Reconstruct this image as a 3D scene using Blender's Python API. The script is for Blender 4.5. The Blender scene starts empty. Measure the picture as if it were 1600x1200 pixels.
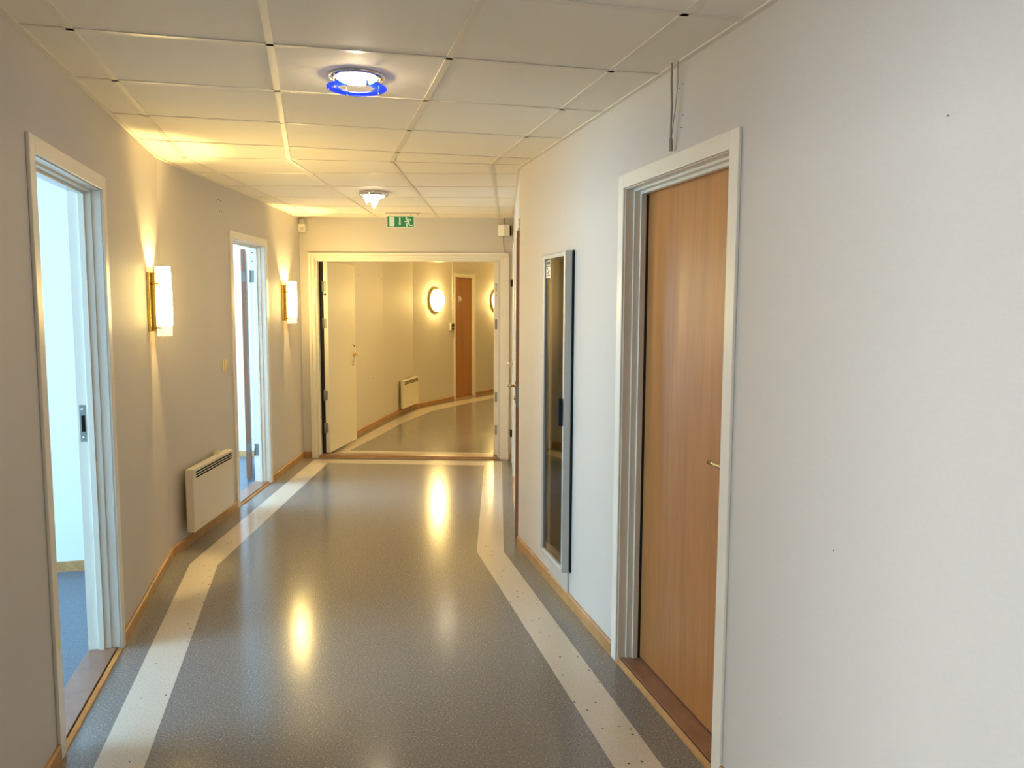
import bpy, bmesh, math, random
from mathutils import Vector, Matrix

random.seed(7)
SC = bpy.context.scene
COL = SC.collection

# ------------------------------------------------------------------ palette / light levels
EXPOSURE = 0.60
WARM = (1.0, 0.62, 0.25)
WARMW = (1.0, 0.80, 0.55)
DAY = (0.44, 0.73, 1.0)

# ------------------------------------------------------------------ materials
MATS = {}

def nodes_of(name):
    m = bpy.data.materials.new(name)
    m.use_nodes = True
    nt = m.node_tree
    b = nt.nodes['Principled BSDF']
    return m, nt, b

def simple(name, col, rough=0.5, metal=0.0, spec=0.5, emit=None, estr=0.0, noise=0.0, nscale=40.0, bump=0.0, bscale=200.0, stretch=(1, 1, 1)):
    m, nt, b = nodes_of(name)
    b.inputs['Base Color'].default_value = (*col, 1)
    b.inputs['Roughness'].default_value = rough
    b.inputs['Metallic'].default_value = metal
    b.inputs['Specular IOR Level'].default_value = spec
    if emit:
        b.inputs['Emission Color'].default_value = (*emit, 1)
        b.inputs['Emission Strength'].default_value = estr
    if noise or bump:
        tc = nt.nodes.new('ShaderNodeTexCoord')
        mp = nt.nodes.new('ShaderNodeMapping')
        mp.inputs['Scale'].default_value = stretch
        nt.links.new(tc.outputs['Object'], mp.inputs['Vector'])
    if noise:
        n = nt.nodes.new('ShaderNodeTexNoise')
        n.inputs['Scale'].default_value = nscale
        n.inputs['Detail'].default_value = 4
        nt.links.new(mp.outputs[0], n.inputs['Vector'])
        r = nt.nodes.new('ShaderNodeValToRGB')
        r.color_ramp.elements[0].position = 0.3
        r.color_ramp.elements[1].position = 0.7
        r.color_ramp.elements[0].color = (*[c * (1 - noise) for c in col], 1)
        r.color_ramp.elements[1].color = (*[min(1, c * (1 + noise)) for c in col], 1)
        nt.links.new(n.outputs['Fac'], r.inputs['Fac'])
        nt.links.new(r.outputs['Color'], b.inputs['Base Color'])
    if bump:
        n2 = nt.nodes.new('ShaderNodeTexNoise')
        n2.inputs['Scale'].default_value = bscale
        n2.inputs['Detail'].default_value = 3
        nt.links.new(mp.outputs[0], n2.inputs['Vector'])
        bp = nt.nodes.new('ShaderNodeBump')
        bp.inputs['Strength'].default_value = bump
        bp.inputs['Distance'].default_value = 0.002
        nt.links.new(n2.outputs['Fac'], bp.inputs['Height'])
        nt.links.new(bp.outputs['Normal'], b.inputs['Normal'])
    MATS[name] = m
    return m

def wood(name, dark, light, scale=14.0, rough=0.35, streak=0.06, coat=0.3):
    m, nt, b = nodes_of(name)
    tc = nt.nodes.new('ShaderNodeTexCoord')
    mp = nt.nodes.new('ShaderNodeMapping')
    mp.inputs['Scale'].default_value = (1, 1, streak)
    nt.links.new(tc.outputs['Object'], mp.inputs['Vector'])
    n = nt.nodes.new('ShaderNodeTexNoise')
    n.inputs['Scale'].default_value = scale
    n.inputs['Detail'].default_value = 8
    n.inputs['Roughness'].default_value = 0.65
    n.inputs['Distortion'].default_value = 0.6
    nt.links.new(mp.outputs[0], n.inputs['Vector'])
    n3 = nt.nodes.new('ShaderNodeTexNoise')
    n3.inputs['Scale'].default_value = scale * 9
    n3.inputs['Detail'].default_value = 2
    nt.links.new(mp.outputs[0], n3.inputs['Vector'])
    ad = nt.nodes.new('ShaderNodeMath'); ad.operation = 'MULTIPLY_ADD'
    ad.inputs[1].default_value = 0.35
    nt.links.new(n3.outputs['Fac'], ad.inputs[0])
    nt.links.new(n.outputs['Fac'], ad.inputs[2])
    r = nt.nodes.new('ShaderNodeValToRGB')
    r.color_ramp.elements[0].position = 0.48
    r.color_ramp.elements[1].position = 0.86
    r.color_ramp.elements[0].color = (*dark, 1)
    r.color_ramp.elements[1].color = (*light, 1)
    nt.links.new(ad.outputs[0], r.inputs['Fac'])
    nt.links.new(r.outputs['Color'], b.inputs['Base Color'])
    b.inputs['Roughness'].default_value = rough
    b.inputs['Coat Weight'].default_value = coat
    b.inputs['Coat Roughness'].default_value = 0.25
    MATS[name] = m
    return m

def vinyl(name, base, flecks, dark, fleck_scale=140.0, rough=0.3, dark_amt=0.0, spec=0.5):
    """sheet vinyl: base colour with fine flecks, a lightly wavy glossy wear layer"""
    m, nt, b = nodes_of(name)
    tc = nt.nodes.new('ShaderNodeTexCoord')
    n = nt.nodes.new('ShaderNodeTexNoise')
    n.inputs['Scale'].default_value = fleck_scale
    n.inputs['Detail'].default_value = 3
    nt.links.new(tc.outputs['Object'], n.inputs['Vector'])
    r = nt.nodes.new('ShaderNodeValToRGB')
    e = r.color_ramp.elements
    e[0].position = 0.36; e[0].color = (*dark, 1)
    e[1].position = 0.68; e[1].color = (*flecks, 1)
    k = e.new(0.45); k.color = (*base, 1)
    k = e.new(0.58); k.color = (*base, 1)
    nt.links.new(n.outputs['Fac'], r.inputs['Fac'])
    out = r.outputs['Color']
    if dark_amt:
        v = nt.nodes.new('ShaderNodeTexVoronoi')
        v.inputs['Scale'].default_value = 26.0
        nt.links.new(tc.outputs['Object'], v.inputs['Vector'])
        r2 = nt.nodes.new('ShaderNodeValToRGB')
        r2.color_ramp.elements[0].position = 0.11; r2.color_ramp.elements[0].color = (0, 0, 0, 1)
        r2.color_ramp.elements[1].position = 0.15; r2.color_ramp.elements[1].color = (1, 1, 1, 1)
        nt.links.new(v.outputs['Distance'], r2.inputs['Fac'])
        # only some cells carry a dark chip
        lt = nt.nodes.new('ShaderNodeMath'); lt.operation = 'GREATER_THAN'
        lt.inputs[1].default_value = 1 - dark_amt
        sp = nt.nodes.new('ShaderNodeSeparateColor')
        nt.links.new(v.outputs['Color'], sp.inputs[0])
        nt.links.new(sp.outputs[0], lt.inputs[0])
        mx = nt.nodes.new('ShaderNodeMath'); mx.operation = 'SUBTRACT'; mx.inputs[0].default_value = 1.0
        nt.links.new(r2.outputs['Color'], mx.inputs[1])
        ml = nt.nodes.new('ShaderNodeMath'); ml.operation = 'MULTIPLY'
        nt.links.new(mx.outputs[0], ml.inputs[0]); nt.links.new(lt.outputs[0], ml.inputs[1])
        mix = nt.nodes.new('ShaderNodeMix'); mix.data_type = 'RGBA'
        nt.links.new(ml.outputs[0], mix.inputs['Factor'])
        nt.links.new(out, mix.inputs['A'])
        mix.inputs['B'].default_value = (0.10, 0.08, 0.06, 1)
        out = mix.outputs['Result']
    nt.links.new(out, b.inputs['Base Color'])
    b.inputs['Roughness'].default_value = rough
    b.inputs['Specular IOR Level'].default_value = spec
    w = nt.nodes.new('ShaderNodeTexNoise')
    w.inputs['Scale'].default_value = 28.0; w.inputs['Detail'].default_value = 2
    nt.links.new(tc.outputs['Object'], w.inputs['Vector'])
    bp = nt.nodes.new('ShaderNodeBump')
    bp.inputs['Strength'].default_value = 0.15; bp.inputs['Distance'].default_value = 0.0012
    nt.links.new(w.outputs['Fac'], bp.inputs['Height'])
    nt.links.new(bp.outputs['Normal'], b.inputs['Normal'])
    rr = nt.nodes.new('ShaderNodeMapRange')
    rr.inputs['To Min'].default_value = rough - 0.04; rr.inputs['To Max'].default_value = rough + 0.04
    nt.links.new(w.outputs['Fac'], rr.inputs['Value'])
    nt.links.new(rr.outputs[0], b.inputs['Roughness'])
    MATS[name] = m
    return m

M_WALL = simple('wallpaper', (0.58, 0.54, 0.485), 0.62, spec=0.4, bump=0.35, bscale=260, stretch=(1, 1, 2.2), noise=0.015, nscale=60)
M_ROOM = simple('room paint', (0.68, 0.69, 0.70), 0.6)
M_TILE = simple('ceiling tile', (0.83, 0.765, 0.645), 0.75, bump=0.25, bscale=320, noise=0.02, nscale=150)
M_GRID = simple('ceiling grid paint', (0.76, 0.69, 0.57), 0.4)
M_FLOOR = vinyl('grey vinyl', (0.215, 0.200, 0.186), (0.43, 0.40, 0.375), (0.135, 0.124, 0.114), 150, 0.17, spec=0.36)
M_BAND = vinyl('cream vinyl', (0.60, 0.54, 0.45), (0.66, 0.60, 0.51), (0.52, 0.46, 0.38), 120, 0.16, dark_amt=0.45)
M_ROOMFLOOR = vinyl('office vinyl', (0.12, 0.14, 0.17), (0.17, 0.19, 0.22), (0.09, 0.105, 0.13), 90, 0.4)  # grey vinyl with the blue of the daylight put into its colour
M_TRIM = simple('cream door paint', (0.76, 0.71, 0.60), 0.32, spec=0.5)
M_LEAFW = simple('cream leaf paint', (0.74, 0.69, 0.57), 0.35)
M_OAK = wood('oak strip', (0.34, 0.165, 0.055), (0.50, 0.27, 0.10), 10, 0.4, streak=1.0)
M_BEECH = wood('beech veneer', (0.33, 0.130, 0.032), (0.45, 0.195, 0.055), 11, 0.42)
M_BROWN = simple('brown leaf edge', (0.30, 0.135, 0.075), 0.45, noise=0.08, nscale=30, stretch=(1, 1, .1))
M_SILL = wood('threshold wood', (0.22, 0.105, 0.06), (0.30, 0.155, 0.09), 8, 0.4, streak=1.0)
M_BRASS = simple('polished brass', (0.80, 0.57, 0.17), 0.22, metal=1.0)
M_CHROME = simple('chrome', (0.72, 0.69, 0.64), 0.12, metal=1.0)
M_STEEL = simple('zinc steel', (0.30, 0.295, 0.265), 0.45, metal=0.8)
M_NICKEL = simple('handle metal', (0.62, 0.50, 0.30), 0.25, metal=1.0)
M_ALU = simple('brushed aluminium', (0.50, 0.49, 0.46), 0.42, metal=0.3, bump=0.1, bscale=400, stretch=(1, 1, .05))
M_BLACK = simple('black plastic', (0.012, 0.012, 0.011), 0.7, spec=0.2)
M_DARK = simple('dark slot', (0.012, 0.010, 0.008), 0.9, spec=0.1)
M_WHITE = simple('white plastic', (0.78, 0.74, 0.66), 0.4)
M_YELLOWP = simple('aged switch plastic', (0.74, 0.63, 0.36), 0.4)
M_HEATER = simple('heater enamel', (0.72, 0.66, 0.53), 0.35)
M_CABLE = simple('grey cable', (0.34, 0.30, 0.25), 0.6)
M_GREEN = simple('safety green', (0.008, 0.16, 0.045), 0.4, emit=(0.008, 0.16, 0.045), estr=0.25)
M_SIGNW = simple('sign white', (0.62, 0.72, 0.58), 0.4, emit=(0.6, 0.8, 0.6), estr=0.12)
M_CABIN = simple('cabinet inside', (0.22, 0.19, 0.15), 0.6)
M_BREAK = simple('breaker grey', (0.42, 0.40, 0.36), 0.5)
M_LED = simple('green led', (0.1, 0.5, 0.2), 0.4, emit=(0.3, 1.0, 0.5), estr=4.0)
M_GREYP = simple('grey plate', (0.50, 0.48, 0.42), 0.45)
M_GAPHINGE = simple('gap shade and hinge black', (0.012, 0.006, 0.005), 0.8)  # black painted for the shade in door gaps; also the dark hinge colour
M_SHADE = simple('opal glass', (0.9, 0.87, 0.8), 0.3, emit=(1.0, 0.71, 0.24), estr=105.0)
M_SHADEMID = simple('opal glass flank', (0.9, 0.87, 0.8), 0.3, emit=(1.0, 0.72, 0.24), estr=28.0)
M_SHADESIDE = simple('opal glass edge', (0.9, 0.87, 0.8), 0.3, emit=(1.0, 0.74, 0.30), estr=2.5)
M_SHADEEND = simple('opal glass lower end', (0.9, 0.87, 0.8), 0.3, emit=(1.0, 0.80, 0.42), estr=0.85)
M_INNER = simple('opal glass inside', (0.85, 0.80, 0.70), 0.4)
M_DOME = simple('opal dome', (0.9, 0.87, 0.8), 0.3, emit=(1.0, 0.70, 0.24), estr=60.0)
M_DIFF = simple('frosted lamp disc', (0.9, 0.9, 0.88), 0.4, emit=(1.0, 0.75, 0.42), estr=120.0)
M_DIFFR = simple('frosted ring lamp disc', (0.9, 0.9, 0.88), 0.4, emit=(1.0, 0.86, 0.64), estr=22.0)
M_CRYST = simple('glowing crystal', (0.95, 0.95, 0.93), 0.15, emit=(1.0, 0.82, 0.58), estr=18.0)

def blue_glass():
    m, nt, b = nodes_of('blue glass')
    t = nt.nodes.new('ShaderNodeBsdfTransparent'); t.inputs['Color'].default_value = (0.20, 0.34, 1.0, 1)
    tr = nt.nodes.new('ShaderNodeBsdfTranslucent'); tr.inputs['Color'].default_value = (0.03, 0.09, 1.0, 1)
    m1 = nt.nodes.new('ShaderNodeMixShader'); m1.inputs[0].default_value = 0.14
    g = nt.nodes.new('ShaderNodeBsdfGlossy'); g.inputs['Roughness'].default_value = 0.06
    mx = nt.nodes.new('ShaderNodeMixShader'); mx.inputs[0].default_value = 0.05
    nt.links.new(t.outputs[0], m1.inputs[1]); nt.links.new(tr.outputs[0], m1.inputs[2])
    nt.links.new(m1.outputs[0], mx.inputs[1]); nt.links.new(g.outputs[0], mx.inputs[2])
    nt.links.new(mx.outputs[0], nt.nodes['Material Output'].inputs['Surface'])
    return m
M_BLUE = blue_glass()

def tinted_glass(name, tint, gloss_col=(1, 1, 1), rough=0.03):
    m, nt, b = nodes_of(name)
    t = nt.nodes.new('ShaderNodeBsdfTransparent'); t.inputs['Color'].default_value = (*tint, 1)
    g = nt.nodes.new('ShaderNodeBsdfGlossy'); g.inputs['Color'].default_value = (*gloss_col, 1); g.inputs['Roughness'].default_value = rough
    lw = nt.nodes.new('ShaderNodeLayerWeight'); lw.inputs['Blend'].default_value = 0.5
    pw = nt.nodes.new('ShaderNodeMath'); pw.operation = 'POWER'; pw.inputs[1].default_value = 4.0
    nt.links.new(lw.outputs['Facing'], pw.inputs[0])
    fr = nt.nodes.new('ShaderNodeMath'); fr.operation = 'MULTIPLY_ADD'; fr.inputs[1].default_value = 0.6; fr.inputs[2].default_value = 0.04
    nt.links.new(pw.outputs[0], fr.inputs[0])
    mx = nt.nodes.new('ShaderNodeMixShader')
    nt.links.new(fr.outputs[0], mx.inputs[0]); nt.links.new(t.outputs[0], mx.inputs[1]); nt.links.new(g.outputs[0], mx.inputs[2])
    nt.links.new(mx.outputs[0], nt.nodes['Material Output'].inputs['Surface'])
    return m
M_TINT = tinted_glass('smoked glass', (0.50, 0.47, 0.40))
M_PANE = tinted_glass('window glass', (0.95, 0.97, 0.97))

# ------------------------------------------------------------------ mesh helper
class Fr:
    """a wall line on the plan: u runs along it, p out of the wall into the corridor"""
    def __init__(s, A, B, side):
        s.o = Vector((A[0], A[1])); d = Vector((B[0], B[1])) - s.o
        s.L = d.length; s.a = d.normalized(); s.b = Vector((s.a.y, -s.a.x)) * side
    def at(s, u, p, z):
        q = s.o + s.a * u + s.b * p
        return Vector((q.x, q.y, z))

class MB:
    def __init__(s):
        s.bm = bmesh.new()
    def hexa(s, P, mi=0):
        v = [s.bm.verts.new(p) for p in P]
        for f in ((0, 1, 2, 3), (7, 6, 5, 4), (0, 4, 5, 1), (1, 5, 6, 2), (2, 6, 7, 3), (3, 7, 4, 0)):
            fc = s.bm.faces.new([v[i] for i in f]); fc.material_index = mi
        return s
    def box(s, F, u0, u1, p0, p1, z0, z1, mi=0):
        return s.hexa([F.at(u0, p0, z0), F.at(u1, p0, z0), F.at(u1, p1, z0), F.at(u0, p1, z0),
                       F.at(u0, p0, z1), F.at(u1, p0, z1), F.at(u1, p1, z1), F.at(u0, p1, z1)], mi)
    def poly(s, pts, z, mi=0):
        f = s.bm.faces.new([s.bm.verts.new((p[0], p[1], z)) for p in pts]); f.material_index = mi
        if f.normal.z < 0:
            pass
        return s
    def prism(s, pts, ext, mi=0):
        """pts: 3d loop, ext: Vector"""
        a = [s.bm.verts.new(p) for p in pts]; b = [s.bm.verts.new(Vector(p) + ext) for p in pts]
        n = len(a)
        fs = [s.bm.faces.new(a), s.bm.faces.new(b[::-1])]
        for i in range(n):
            fs.append(s.bm.faces.new((a[i], b[i], b[(i + 1) % n], a[(i + 1) % n])))
        for f in fs: f.material_index = mi
        return s
    def tube(s, pts, r, seg=10, mi=0):
        pts = [Vector(p) for p in pts]
        rs = r if isinstance(r, (list, tuple)) else [r] * len(pts)
        rings = []
        for i, p in enumerate(pts):
            t = (pts[min(i + 1, len(pts) - 1)] - pts[max(i - 1, 0)]).normalized()
            h = Vector((0, 0, 1)) if abs(t.z) < 0.9 else Vector((1, 0, 0))
            x = t.cross(h).normalized(); y = t.cross(x)
            rings.append([s.bm.verts.new(p + (x * math.cos(2 * math.pi * k / seg) + y * math.sin(2 * math.pi * k / seg)) * rs[i]) for k in range(seg)])
        for i in range(len(rings) - 1):
            for k in range(seg):
                f = s.bm.faces.new((rings[i][k], rings[i][(k + 1) % seg], rings[i + 1][(k + 1) % seg], rings[i + 1][k])); f.material_index = mi; f.smooth = True
        s.bm.faces.new(rings[0][::-1]).material_index = mi
        s.bm.faces.new(rings[-1]).material_index = mi
        return s
    def lathe(s, c, prof, axis=Vector((0, 0, 1)), seg=40, mi=0, closed=False, smooth=True):
        """prof: list of (radius, height along axis)"""
        c = Vector(c); axis = Vector(axis).normalized()
        h = Vector((0, 0, 1)) if abs(axis.z) < 0.9 else Vector((1, 0, 0))
        x = axis.cross(h).normalized(); y = axis.cross(x)
        rings = []
        for (r, hh) in prof:
            if r < 1e-6:
                rings.append([s.bm.verts.new(c + axis * hh)])
            else:
                rings.append([s.bm.verts.new(c + axis * hh + (x * math.cos(2 * math.pi * k / seg) + y * math.sin(2 * math.pi * k / seg)) * r) for k in range(seg)])
        R = rings + ([rings[0]] if closed else [])
        for a, b in zip(R[:-1], R[1:]):
            for k in range(seg):
                k2 = (k + 1) % seg
                if len(a) == 1: vs = (a[0], b[k2], b[k])
                elif len(b) == 1: vs = (a[k], a[k2], b[0])
                else: vs = (a[k], a[k2], b[k2], b[k])
                f = s.bm.faces.new(vs); f.material_index = mi; f.smooth = smooth
        return s
    def build(s, name, mat, parent=None, origin=None, bevel=0.0, seg=2):
        bm = s.bm
        bmesh.ops.recalc_face_normals(bm, faces=bm.faces)
        if parent is not None:
            org = wloc(parent)
        else:
            org = Vector(origin) if origin is not None else Vector((0, 0, 0))
        for v in bm.verts: v.co -= org
        me = bpy.data.meshes.new(name)
        bm.to_mesh(me); bm.free()
        for m in (mat if isinstance(mat, (list, tuple)) else [mat]): me.materials.append(m)
        o = bpy.data.objects.new(name, me); COL.objects.link(o)
        if parent is not None: o.parent = parent
        else: o.location = org
        if bevel:
            b = o.modifiers.new('edge', 'BEVEL'); b.width = bevel; b.segments = seg; b.limit_method = 'ANGLE'; b.angle_limit = math.radians(40)
        return o

def wloc(o):
    v = Vector((0, 0, 0))
    while o is not None:
        v += o.location; o = o.parent
    return v

def empty(name, loc, label=None, cat=None, group=None, kind=None):
    o = bpy.data.objects.new(name, None); COL.objects.link(o)
    o.location = loc; o.empty_display_size = 0.05
    tag(o, label, cat, group, kind)
    return o

def tag(o, label=None, cat=None, group=None, kind=None):
    if label: o['label'] = label
    if cat: o['category'] = cat
    if group: o['group'] = group
    if kind: o['kind'] = kind
    return o

def point(name, loc, parent, power, col, r=0.02):
    l = bpy.data.lights.new(name, 'POINT'); l.energy = power; l.color = col; l.shadow_soft_size = r
    o = bpy.data.objects.new(name, l); COL.objects.link(o)
    if parent is not None:
        o.parent = parent; o.location = Vector(loc) - wloc(parent)
    else: o.location = loc
    return o

# ------------------------------------------------------------------ plan
CZ = 2.4231
NN = Vector((0.97075462, 0.24007387)); TT = Vector((-0.24007387, 0.97075462))
def nt_(a, b): q = NN * a + TT * b; return (q.x, q.y)
LC = (-2.10696427, 4.85619417); RC = (0.04808159, 5.14810129)
NL = Fr(nt_(-0.8795, -3.0), LC, 1)
NR = Fr(nt_(1.2826, -3.0), RC, -1)
EL, ER = (-2.128, 8.13), (0.0065, 8.07)
FL = Fr(LC, EL, 1); FR = Fr(RC, ER, -1); EW = Fr(EL, ER, 1)
BW = Fr(nt_(-0.8795, -3.0), nt_(1.2826, -3.0), -1)
W1 = Fr((-2.0, 8.2), (-1.731, 10.784), 1)
W1b = Fr((-1.731, 10.784), (-1.49, 12.1), 1)
W2 = Fr((-1.49, 12.1), (0.51, 16.131), 1)
WR1 = Fr((0.42, 8.18), (0.70, 10.6), -1)
WR2 = Fr((0.70, 10.6), (2.80, 15.0), -1)
WE = Fr((0.51, 16.131), (2.80, 15.0), 1)
TH = 0.125          # wall thickness
TOP = CZ + 0.12

def wall(name, F, holes=(), u0=0.0, u1=None, th=TH, mat=None, top=TOP):
    """slab with rectangular holes (u0,u1,z0,z1)"""
    u1 = F.L if u1 is None else u1
    mb = MB(); u = u0
    for (a, b, z0, z1) in sorted(holes):
        if a > u: mb.box(F, u, a, -th, 0, 0, top)
        if z0 > 0: mb.box(F, a, b, -th, 0, 0, z0)
        if z1 < top: mb.box(F, a, b, -th, 0, z1, top)
        u = b
    if u < u1: mb.box(F, u, u1, -th, 0, 0, top)
    o = mb.build(name, mat or M_WALL, origin=F.at((u0 + u1) / 2, 0, 0))
    return tag(o, kind='structure')

DH = 2.055   # rough opening height for single doors
AW = 0.058   # architrave width
D1 = (5.920, 6.905)       # door 1 outer (u on NL)
D8 = (2.20, 4.55)        # open doorway further back on NL
D2 = (1.210, 2.145)       # door 2 on FL
D3 = (5.273, 6.272)       # beech door on NR
D5 = (0.03, 0.99)         # ajar brown door on FR
D6 = (1.86, 2.80)         # closed door by the end on FR
D7 = (1.19, 1.92)         # beech door in the far corridor (W2)
CAB = (6.900, 7.265, 0.215, 1.825)
def hole(d, h=DH): return (d[0] + AW - 0.01, d[1] - AW + 0.01, 0, h)

wl = wall('wall_left', NL, [hole(D1), hole(D8)])
wr = wall('wall_right', NR, [hole(D3), CAB])
wall('wall_left_far', FL, [hole(D2)])
wall('wall_right_far', FR, [(0.0, D5[1] - AW + 0.01, 0, DH), hole(D6)])
wall('wall_end', EW, [(0.148, 1.985, 0, 2.02)], u0=-0.13, u1=EW.L + 0.6)
wall('wall_back', BW, [], u0=-0.1, u1=BW.L + 0.1)
wall('wall_left_beyond', W1, u0=-0.02)
wall('wall_left_bend', W1b)
wall('wall_left_distant', W2, [hole(D7, 2.03)], u1=4.5)
wall('wall_right_beyond', WR1)
wall('wall_right_distant', WR2)
wall('wall_end_distant', WE)

# floor ------------------------------------------------------------
outline = [nt_(-0.8795, -3.0), LC, EL, (-2.0, 8.2), (-1.731, 10.784), (-1.49, 12.1), (0.51, 16.131), (2.80, 15.0), (0.70, 10.6), (0.42, 8.18), ER, RC, nt_(1.2826, -3.0)]
fb = MB()
fb.poly(outline, 0.0, 0)
def band(outer, inner, z=0.0006):
    for i in range(len(outer) - 1):
        fb.poly([outer[i], outer[i + 1], inner[i + 1], inner[i]], z, 1)
ext = lambda P, k: (P[0] + TT.x * k, P[1] + TT.y * k)
bl_out = [(-0.733 - TT.x * 2.6, -0.181 - TT.y * 2.6), (-1.945, 4.731), (-2.000, 8.035)]
bl_in = [(-0.570 - TT.x * 2.6, -0.141 - TT.y * 2.6), (-1.770, 4.717), (-1.822, 7.850)]
br_out = [(1.053 - TT.x * 3.0, 0.260 - TT.y * 3.0), (-0.048, 5.007), (-0.098, 7.965)]
br_in = [(0.903 - TT.x * 3.0, 0.223 - TT.y * 3.0), (-0.220, 5.004), (-0.270, 7.755)]
band(bl_out, bl_in); band(br_in, br_out)
fb.poly([bl_in[-1], br_in[-1], br_out[-1], bl_out[-1]], 0.0006, 1)
fo = [(-1.935, 8.33), (-1.814, 9.209), (-1.627, 10.668), (-1.399, 12.037), (-0.925, 12.979), (-0.258, 14.033), (0.85, 15.75)]
fi = [(-1.765, 8.46), (-1.346 - .16, 10.50), (-1.25, 11.752), (-0.77, 12.70), (-0.02, 13.96), (1.0, 15.5)]
fo = [(-1.935, 8.40), (-1.814, 9.209), (-1.627, 10.668), (-1.399, 12.037), (-0.925, 12.979), (-0.258, 14.033)]
fi = [(-1.745, 8.534), (-1.640, 9.20), (-1.440, 10.60), (-1.177, 11.752), (-0.760, 12.63), (-0.080, 13.86)]
band(fo, fi)
fb.poly([(-1.935, 8.40), (-1.745, 8.534), (-0.221, 8.439), (-0.05, 8.295)], 0.0006, 1)
fb.poly([(-0.221, 8.439), (-0.05, 8.295), (0.22, 9.9), (0.04, 9.95)], 0.0006, 1)
floor = fb.build('floor', [M_FLOOR, M_BAND])
for p in floor.data.polygons: pass
tag(floor, kind='structure')

# ceiling ----------------------------------------------------------
cb = MB()
cb.prism([Vector((p[0], p[1], CZ + 0.003)) for p in outline], Vector((0, 0, 0.05)))
ceiling = cb.build('ceiling', M_TILE)
tag(ceiling, kind='structure')
gb = MB()
def bar(a, b, w=0.024, z0=CZ - 0.0005, z1=CZ + 0.0032):
    a = Vector(a); b = Vector(b)
    F = Fr(a, b, 1)
    gb.box(F, 0, F.L, -w / 2, w / 2, z0, z1)
def mitre(n): return 5.177 + (n + 0.88) * (4.88 - 5.177) / 2.1626
GN0, GT0 = -0.7209, 2.8691
gn = [GN0 + 0.6 * j for j in range(4)]
for n in gn: bar(nt_(n, -3.0), nt_(n, mitre(n)))
k = -9
while True:
    tt = GT0 + 0.6 * k
    if tt > 4.80: break
    bar(nt_(-0.8795, tt), nt_(1.2826, tt), 0.022)
    k += 1
bar(nt_(-0.8795, mitre(-0.8795)), nt_(1.2826, mitre(1.2826)), 0.022)
for n in gn:
    q = nt_(n, mitre(n))
    bar(q, (q[0] - 0.012, 8.09))
yy = 5.39
while yy < 8.0:
    xl = LC[0] + (EL[0] - LC[0]) * (yy - LC[1]) / (EL[1] - LC[1]); xr = RC[0] + (ER[0] - RC[0]) * (yy - RC[1]) / (ER[1] - RC[1])
    bar((xl, yy + 0.01), (xr, yy - 0.01), 0.022); yy += 0.6
# far corridor rows
for yy in (8.6, 9.2, 9.8, 10.4): bar((-1.97 + 0.104 * (yy - 8.2), yy), (0.44 + 0.115 * (yy - 8.2), yy), 0.022)
gb.build('grid_bars', M_GRID, ceiling)
ab = MB()
for F in (NL, NR, FL, FR, EW, W1, W1b):
    ab.box(F, 0, F.L, 0.0, 0.021, CZ - 0.002, CZ + 0.0032)
ab.build('edge_angle', M_GRID, ceiling)

# baseboards -------------------------------------------------------
def baseboard(name, F, spans, h=0.062, th=0.013):
    mb = MB()
    for a, b in spans:
        mb.prism([F.at(a, 0, 0), F.at(a, th, 0), F.at(a, th, h - 0.006), F.at(a, th - 0.005, h), F.at(a, 0, h)], F.at(b, 0, 0) - F.at(a, 0, 0))
    o = mb.build(name, M_OAK, origin=F.at(spans[0][0], 0, 0))
    return tag(o, kind='structure')
baseboard('baseboard_left', NL, [(0, D8[0]), (D8[1], D1[0]), (D1[1], NL.L)])
baseboard('baseboard_left_far', FL, [(0, D2[0]), (D2[1], FL.L)])
baseboard('baseboard_right', NR, [(0, D3[0]), (D3[1], NR.L)])
baseboard('baseboard_right_far', FR, [(D5[1], D6[0]), (D6[1], FR.L)])
baseboard('baseboard_end', EW, [(0.013, 0.078), (2.11, EW.L)])
baseboard('baseboard_left_beyond', W1, [(0.05, W1.L)])
baseboard('baseboard_left_bend', W1b, [(0, W1b.L)])
baseboard('baseboard_left_distant', W2, [(0, D7[0]), (D7[1], 4.5)])

# ------------------------------------------------------------------ door frames
def lining(F, i0, i1, top, p0, p1, mb, outer):
    """three-sided lining: opening edges i0..i1, top; filled back to outer margin"""
    a, b, t = outer
    mb.box(F, a, i0, p0, p1, 0, top)
    mb.box(F, i1, b, p0, p1, 0, top)
    mb.box(F, a, b, p0, p1, top, t)

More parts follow.
